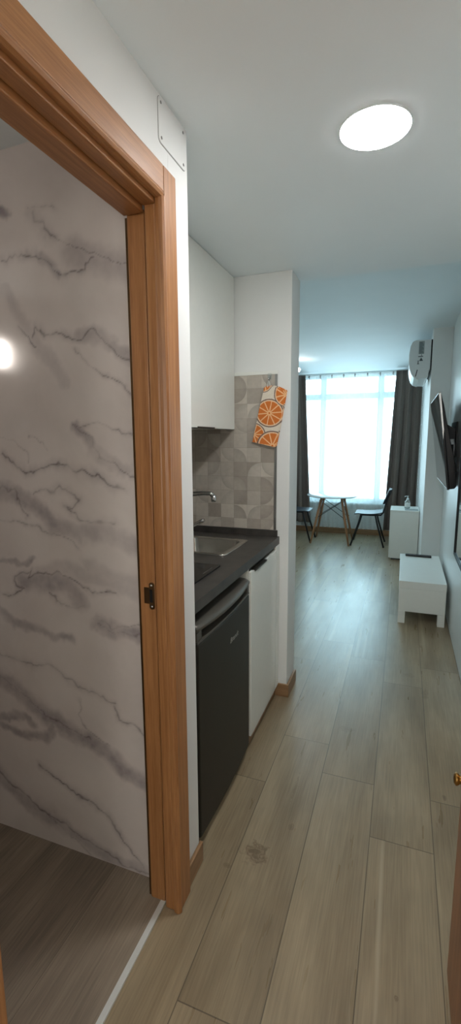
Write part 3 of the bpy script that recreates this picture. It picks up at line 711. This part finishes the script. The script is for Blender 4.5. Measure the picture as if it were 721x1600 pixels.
for lab, a, b, sd in (('left half of the white sheer curtain over the bright window', -1.47, -.795, 5), ('right half of the white sheer curtain over the bright window', -.805, -.105, 8)):
    t, fn = drape('sheer_curtain', lab, a, b, a, b, .10, 2.372, 7.175, 9, .010, MAT['sheer'], group='sheer curtains over the window', seed=sd, solid=0)
    for i in range(4):
        x = a+(b-a)*(i+.5)/4
        MB().box(x-.010, x+.010, 7.135, 7.150, 2.345, 2.383).tube([(x, 7.142, 2.35), (x, 7.16, 2.335), (x, 7.168, 2.35)], .004, 6).build('curtain_clip', MAT['alu'], t)
# spot light on the ceiling of the room
zs = zc2(6.2)
sp = thing('ceiling_spotlight', 'chrome ceiling spotlight with lit bulb by the left curtain', 'spotlight', (-1.55, 6.2, zs))
MB().box(-1.80, -1.37, 6.185, 6.215, zs-.028, zs-.002).build('bar', MAT['alu'], sp, bevel=.003)
for x in (-1.385, -1.72):
    MB().tube([(x, 6.2, zs-.026), (x, 6.2, zs-.062)], .007, 10).build('stem', MAT['alu'], sp)
    ax = Vector((.55, -.62, -.56)).normalized(); c = Vector((x+.02, 6.2, zs-.095))
    hd = MB(); pr = [(-.045, .012), (-.040, .022), (-.01, .030), (.035, .036), (.038, .034)]
    hd.tube([c+ax*h for h, r in pr], [r for h, r in pr], 20).build('shade', MAT['chrome'], sp)
    b = MB(); pr = [(.039, .031), (.044, .026), (.048, .015), (.049, .002)]
    b.tube([c+ax*h for h, r in pr], [r for h, r in pr], 20).build('bulb', MAT['bulb'], sp)

# dining table
TX, TY, TZt = -.912, 6.62, .672
tb = thing('dining_table', 'round white table with wooden dowel legs and black cross rods by the window', 'table', (TX, TY, 0))
MB().lathe([(0, -.018), (.345, -.018), (.360, -.012), (.362, -.005), (.358, 0), (0, 0)], (TX, TY, TZt), 64).build('table_top', MAT['ttop'], tb)
tops = {}; bots = {}
for sx in (-1, 1):
    for sy in (-1, 1):
        a = Vector((TX+sx*.135, TY+sy*.12, TZt-.022)); b = Vector((TX+sx*.262, TY+sy*.237, 0))
        tops[sx, sy] = a; bots[sx, sy] = b
        lg = MB().tube([a, a.lerp(b, .35), b], [.017, .019, .012], 14).build('leg', MAT['leg'], tb)
        p = a.lerp(b, .09); q = a.lerp(b, .45)
        for z in (p, q): MB().lathe([(.0, -.024), (.0055, -.023), (.0055, .023), (.0, .024)], z, 8, 'X').build('bolt', MAT['blackm'], lg)
br = MB()
def at(k, f): return tops[k].lerp(bots[k], f)
for a, b in (((-1, -1), (1, -1)), ((-1, 1), (1, 1)), ((-1, -1), (-1, 1)), ((1, -1), (1, 1))):
    br.tube([at(a, .09), at(b, .45)], .0045, 8); br.tube([at(a, .45), at(b, .09)], .0045, 8)
br.build('cross_rods', MAT['blackm'], tb)
MB().box(TX-.15, TX+.15, TY-.012, TY+.012, TZt-.03, TZt-.0185).box(TX-.012, TX+.012, TY-.14, TY+.14, TZt-.03, TZt-.0185).build('under_frame', MAT['blackm'], tb)

# chairs (built facing +X, then turned)
def make_chair():
    t = thing('dining_chair', '', 'chair', (0, 0, 0))
    def seat(u, v):
        x = -.175+.365*u; y = (-.19+.38*v)*(1-.10*u**2)
        return (x, y, .445-.012*math.sin(math.pi*u)+.018*(1-u)**3+.006*(2*v-1)**2-.016*max(0, u-.85)/.15*.8)
    MB().grid(seat, 14, 12).build('seat', MAT['seat'], t, solid=.014, bevel=.003)
    def back(u, v):
        y = -.185+.37*u; z = .585+.19*v
        r = .012*abs(2*v-1)**6
        return (-.205-.075*(v)-.006+.035*(2*u-1)**2, y*(1-.10*abs(2*v-1)**4)+0*r, z)
    MB().grid(back, 16, 10).build('backrest', MAT['seat'], t, solid=.013, bevel=.003)
    for s in (-1, 1):
        y = s*.155
        MB().tube([(.105, y, .425), (.135, y*1.03, .30), (.225, s*.195, .008)], .0115, 12).build('leg', MAT['blackm'], t)
        MB().tube([(-.085, y, .425), (-.115, y*1.03, .30), (-.205, s*.195, .008)], .0115, 12).build('leg', MAT['blackm'], t)
        MB().tube([(.11, y, .428), (-.06, y, .428), (-.155, y, .434), (-.185, s*.158, .47), (-.205, s*.158, .56), (-.255, s*.155, .735)], .0105, 12).build('side_rail', MAT['blackm'], t)
        for x in (.225, -.205): MB().lathe([(.013, 0), (.014, .012), (.012, .02)], (x, s*.195, 0), 12).build('foot_cap', MAT['black'], t)
    MB().tube([(.09, -.155, .424), (.09, .155, .424)], .009, 10).build('cross_bar', MAT['blackm'], t)
    return t
c1 = make_chair(); c1['label'] = 'black chair right of the round table, seen whole with its backrest'
c1.location = (-.404, 6.625, 0); c1.rotation_euler[2] = math.pi; c1['group'] = 'black chairs at the round table'
c2 = c1.copy(); COL.objects.link(c2); c2['label'] = 'black chair left of the round table, half hidden by the partition wall'
c2.location = (-1.408, 6.61, 0); c2.rotation_euler[2] = 0
for ch in list(c1.children):
    k = ch.copy(); COL.objects.link(k); k.parent = c2

# low white cabinet against the pier
cb = thing('side_cabinet', 'plain white box cabinet against the wall pier with bottle on top', 'cabinet', (.045, 6.0, 0))
CX0, CX1, CY0, CY1, CZ = -.118, .206, 5.81, 6.20, .607
box(CX0+.018, CX1, CY0, CY1, .02, CZ-.02).build('carcass', MAT['lam'], cb, bevel=.002)
box(CX0, CX1, CY0-.003, CY1, CZ-.0195, CZ).build('top_panel', MAT['lam'], cb, bevel=.002)
box(CX0, CX0+.0175, CY0+.002, CY1-.002, .025, CZ-.021).build('door', MAT['lam'], cb, bevel=.0015)
box(CX0+.03, CX1-.01, CY0+.02, CY1-.02, 0, .0195).build('plinth', MAT['ink'], cb)
# bottle and leaflet on the cabinet
lf = box(.045, .195, 5.84, 5.95, CZ+.0005, CZ+.004).build('leaflet', MAT['sticker'], origin=(.12, 5.9, CZ)); tag(lf, 'flat grey leaflet lying on the white box cabinet beside the bottle', 'leaflet')
bt = thing('soap_dispenser', 'small clear pump bottle with printed label on the white box cabinet', 'bottle', (.072, 6.02, CZ))
MB().lathe([(0, 0), (.030, .0), (.032, .004), (.032, .075), (.028, .09), (.014, .10), (.012, .108)], (.072, 6.02, CZ+.0005), 28).build('bottle_body', MAT['clear'], bt)
MB().lathe([(0, .002), (.028, .003), (.028, .06), (0, .061)], (.072, 6.02, CZ+.0005), 24).build('liquid', MAT['clear'], bt)
MB().lathe([(.0325, .02), (.0327, .021), (.0327, .062), (.0325, .063)], (.072, 6.02, CZ), 28).build('bottle_label', MAT['label'], bt)
MB().lathe([(.015, .108), (.015, .122), (.006, .126), (.005, .142), (.010, .144), (.010, .152), (0, .153)], (.072, 6.02, CZ+.0005), 20).build('pump', MAT['frame'], bt)
MB().tube([(.072, 6.02, CZ+.148), (.05, 6.01, CZ+.149), (.036, 6.004, CZ+.142)], .005, 8).build('nozzle', MAT['frame'], bt)

# low tv bench with remote
tv = thing('tv_bench', 'low white bench with block legs standing against the right wall', 'bench', (.187, 4.23, 0))
BX0, BX1, BY0, BY1 = .016, .360, 3.77, 4.70
box(BX0, BX1, BY0, BY1, .288, .345).build('top_panel', MAT['lam'], tv, bevel=.002)
box(BX0+.0015, BX1-.0015, BY0+.0015, BY1-.0015, .098, .2872).build('body', MAT['lam'], tv, bevel=.0015)
for x0 in (BX0, BX1-.055):
    for y0 in (BY0, BY1-.055): box(x0+.0015, x0+.0535, y0+.0015, y0+.0535, 0, .0975).build('leg', MAT['lam'], tv, bevel=.0015)
rm = thing('remote_control', 'black remote control lying across the far end of the white bench', 'remote', (.17, 4.64, .345))
rb = MB().prism([(.065, 4.612), (.285, 4.60), (.289, 4.604), (.289, 4.64), (.285, 4.645), (.066, 4.655), (.062, 4.650), (.062, 4.617)], 'Z', .3455, .362).build('case', MAT['black'], rm, bevel=.004)
for i in range(6):
    for j in range(2): MB().lathe([(.005, 0), (.005, .0015), (0, .002)], (.09+i*.034, 4.622+j*.016-i*.0015, .362), 10).build('button', MAT['ink'], rm)

# wall mounted television, tilted forward
te = thing('television', 'black flat television tilted forward on its right wall bracket', 'television', (XR, 4.3, 1.4))
Y1, Y2 = 3.75, 4.86
top = Vector((.214, 0, 1.778)); bot = Vector((.312, 0, 1.072)); up = (top-bot).normalized(); nrm = Vector((-up.z, 0, up.x))   # screen faces -X
if nrm.x > 0: nrm = -nrm
H = (top-bot).length
def TP(h, d): 
    p = bot+up*h-nrm*d; return (p.x, p.z)
MB().prism([TP(0, 0), TP(H, 0), TP(H, .016), TP(0, .016)], 'Y', Y1, Y2).build('bezel', MAT['tvb'], te, bevel=.003)
MB().prism([TP(.014, -.0012), TP(H-.010, -.0012), TP(H-.010, .0005), TP(.014, .0005)], 'Y', Y1+.010, Y2-.010).build('screen', MAT['screen'], te)
MB().prism([TP(0.004, .0165), TP(H-.003, .0165), TP(H-.10, .030), TP(H*.50, .050), TP(H*.34, .066), TP(.02, .066), TP(0.004, .05)], 'Y', Y1+.004, Y2-.004).build('rear_housing', MAT['tvb'], te, bevel=.004)
MB().prism([TP(H*.52, .004), TP(H-.004, .001), TP(H-.004, .0145), TP(H*.62, .0145)], 'Y', Y1-.0016, Y1-.0002).build('side_strip', MAT['chrome'], te)  # bright strip put in for the highlight on the upper near bezel edge
MB().box(.379, .389, 4.10, 4.52, 1.30, 1.58).build('wall_plate', MAT['blackm'], te, bevel=.002)
for y in (4.18, 4.44): MB().prism([(.384, 1.52), (.384, 1.36), (.345, 1.34), (.318, 1.52), (.318, 1.56)], 'Y', y-.012, y+.012).build('bracket_arm', MAT['blackm'], te)
MB().tube([(.325, 3.80, 1.43), (.335, 3.77, 1.435), (.342, 3.775, 1.40), (.345, 3.80, 1.34), (.352, 3.86, 1.26), (.383, 3.95, 1.20), (.385, 4.1, 1.30)], .004, 8).build('power_cable', MAT['cable'], te)
MB().box(.312, .340, 3.77, 3.80, 1.405, 1.445).build('cable_plug', MAT['cable'], te, bevel=.004)

# air conditioner on the pier
ac = thing('air_conditioner', 'white split air conditioner high on the pier with stickers on its end', 'air conditioner', (.21, 5.5, 2.2))
AY0, AY1 = 5.075, 5.86
prof = [(.200, 2.395), (.06, 2.398), (.03, 2.385), (.010, 2.34), (.002, 2.27), (.003, 2.18), (.012, 2.13), (.030, 2.075), (.055, 2.048), (.10, 2.036), (.165, 2.032), (.185, 2.05), (.190, 2.11), (.200, 2.118)]
MB().prism(prof, 'Y', AY0, AY1).build('body', MAT['ac'], ac, bevel=.004)
MB().box(.2005, .2115, AY0-.001, AY1, 2.11, 2.395).build('back_plate', MAT['blackm'], ac)
MB().prism([(.028, 2.079), (.0335, 2.082), (.1, 2.0325), (.096, 2.028), (.054, 2.044)], 'Y', AY0+.02, AY1-.02).build('air_flap', MAT['white'], ac)
MB().prism([(.088, 2.118), (.080, 2.118), (.066, 2.052), (.074, 2.052)], 'Y', AY0-.0012, AY0-.0001).build('end_slot', MAT['blackm'], ac)
sti = MB().box(.088, .138, AY0-.0012, AY0-.0002, 2.265, 2.385).build('sticker', MAT['sticker'], ac)
ln = MB()
for i in range(9): ln.box(.093, .133-.006*(i % 3), AY0-.0017, AY0-.0013, 2.273+i*.012, 2.278+i*.012)
ln.build('sticker_print', MAT['ink'], sti)
MB().prism([(.096, 2.200), (.132, 2.200), (.114, 2.232)], 'Y', AY0-.0014, AY0-.0002).build('warning_triangle', MAT['ink'], ac)
MB().box(.080, .098, AY0-.0012, AY0-.0002, 2.170, 2.176).box(.084, .092, AY0-.0012, AY0-.0002, 2.176, 2.205).build('warning_symbol', MAT['ink'], ac)
MB().box(.086, .130, AY0-.0012, AY0-.0002, 2.238, 2.246).build('printed_line', MAT['ink'], ac)
MB().box(.112, .120, AY0-.0012, AY0-.0002, 2.250, 2.260).build('printed_dot', MAT['ink'], ac)

# mirror on the right wall
mr = thing('wall_mirror', 'black framed mirror on the right wall at the edge of the view', 'mirror', (XR, 3.3, .63))
MX0, MX1 = .366, .3895; MY0, MY1, MZ0, MZ1 = 2.95, 3.57, .635, 1.75
MB().box(MX0, MX1, MY0, MY0+.018, MZ0, MZ1).box(MX0, MX1, MY1-.018, MY1, MZ0, MZ1).box(MX0, MX1, MY0, MY1, MZ0, MZ0+.018).box(MX0, MX1, MY0, MY1, MZ1-.018, MZ1).build('mirror_frame', MAT['blackm'], mr, bevel=.002)
box(MX0+.008, MX0+.012, MY0+.016, MY1-.016, MZ0+.016, MZ1-.016).build('mirror_glass', MAT['mirror'], mr)

# ------------------------------------------------------------------ light
wd = bpy.data.worlds.new('sky'); scn.world = wd; wd.use_nodes = True
nt = wd.node_tree; bg = nt.nodes['Background']
tc = N(nt, 'ShaderNodeTexCoord'); sx = N(nt, 'ShaderNodeSeparateXYZ'); LK(nt, tc.outputs['Generated'], sx.inputs[0])
LK(nt, RAMP(nt, M_(nt, 'MULTIPLY_ADD', sx.outputs[2], .5, .5), [(.30, (.46, .58, .64)), (.52, (.66, .89, 1.0)), (.8, (.50, .83, 1.0))]), bg.inputs[0])
bg.inputs[1].default_value = SKY
po = bpy.data.lights.new('window_portal', 'AREA'); po.shape = 'RECTANGLE'; po.size = WX1-WX0; po.size_y = WZ1-WZ0; po.cycles.is_portal = True
p = bpy.data.objects.new('window_portal', po); COL.objects.link(p); p.location = ((WX0+WX1)/2, 7.44, (WZ0+WZ1)/2); p.rotation_euler = (math.radians(-90), 0, 0)

def area(name, loc, size, power, rgb, rot=(0, 0, 0)):
    l = bpy.data.lights.new(name, 'AREA'); l.shape = 'DISK'; l.size = size; l.energy = power; l.color = rgb
    o = bpy.data.objects.new(name, l); COL.objects.link(o); o.location = loc; o.rotation_euler = rot
def point(name, loc, r, power, rgb):
    l = bpy.data.lights.new(name, 'POINT'); l.shadow_soft_size = r; l.energy = power; l.color = rgb
    o = bpy.data.objects.new(name, l); COL.objects.link(o); o.location = loc
point('entrance_lamp', (-.05, -.95, 1.5), .15, HALL, (1.0, .93, .86))
b = bpy.data.lights.new('bathroom_lamp', 'AREA'); b.shape = 'RECTANGLE'; b.size = .02; b.size_y = .13; b.energy = BATH; b.color = (1.0, .90, .82)
o = bpy.data.objects.new('bathroom_lamp', b); COL.objects.link(o); o.location = (-2.25, .135, 1.955); o.rotation_euler = (math.radians(90), 0, math.radians(-50))
point('spot_lamp', (-1.30, 6.12, 2.33), .05, ROOM*.12, (1, .98, .95))
area('room_fill', (-1.3, 5.0, 2.44), .5, ROOM, (.84, .95, 1.0))  # added soft fill under the ceiling to brighten the room, no fitting there
# ------------------------------------------------------------------ camera
pitch, yaw, roll, fpx = .15504, .35577, -.005157, 725.5
f = Vector((-math.sin(yaw)*math.cos(pitch), math.cos(yaw)*math.cos(pitch), -math.sin(pitch)))
rt = Vector((math.cos(yaw), math.sin(yaw), 0)); upv = rt.cross(f)
r2 = rt*math.cos(roll)+upv*math.sin(roll); u2 = r2.cross(f)
cam = bpy.data.cameras.new('camera'); co = bpy.data.objects.new('camera', cam); COL.objects.link(co)
co.matrix_world = Matrix((( r2.x, u2.x, -f.x, 0), (r2.y, u2.y, -f.y, 0), (r2.z, u2.z, -f.z, 1.45), (0, 0, 0, 1)))
cam.sensor_fit = 'VERTICAL'; cam.sensor_height = 24; cam.sensor_width = 24; cam.lens = fpx/1600*24; cam.clip_start = .02
scn.camera = co
scn.view_settings.view_transform = 'Standard'; scn.view_settings.look = 'None'; scn.view_settings.exposure = EXPO; scn.view_settings.gamma = 1.0
scn.cycles.max_bounces = 10; scn.cycles.diffuse_bounces = 6; scn.cycles.transparent_max_bounces = 12
scn.cycles.sample_clamp_indirect = 6.0
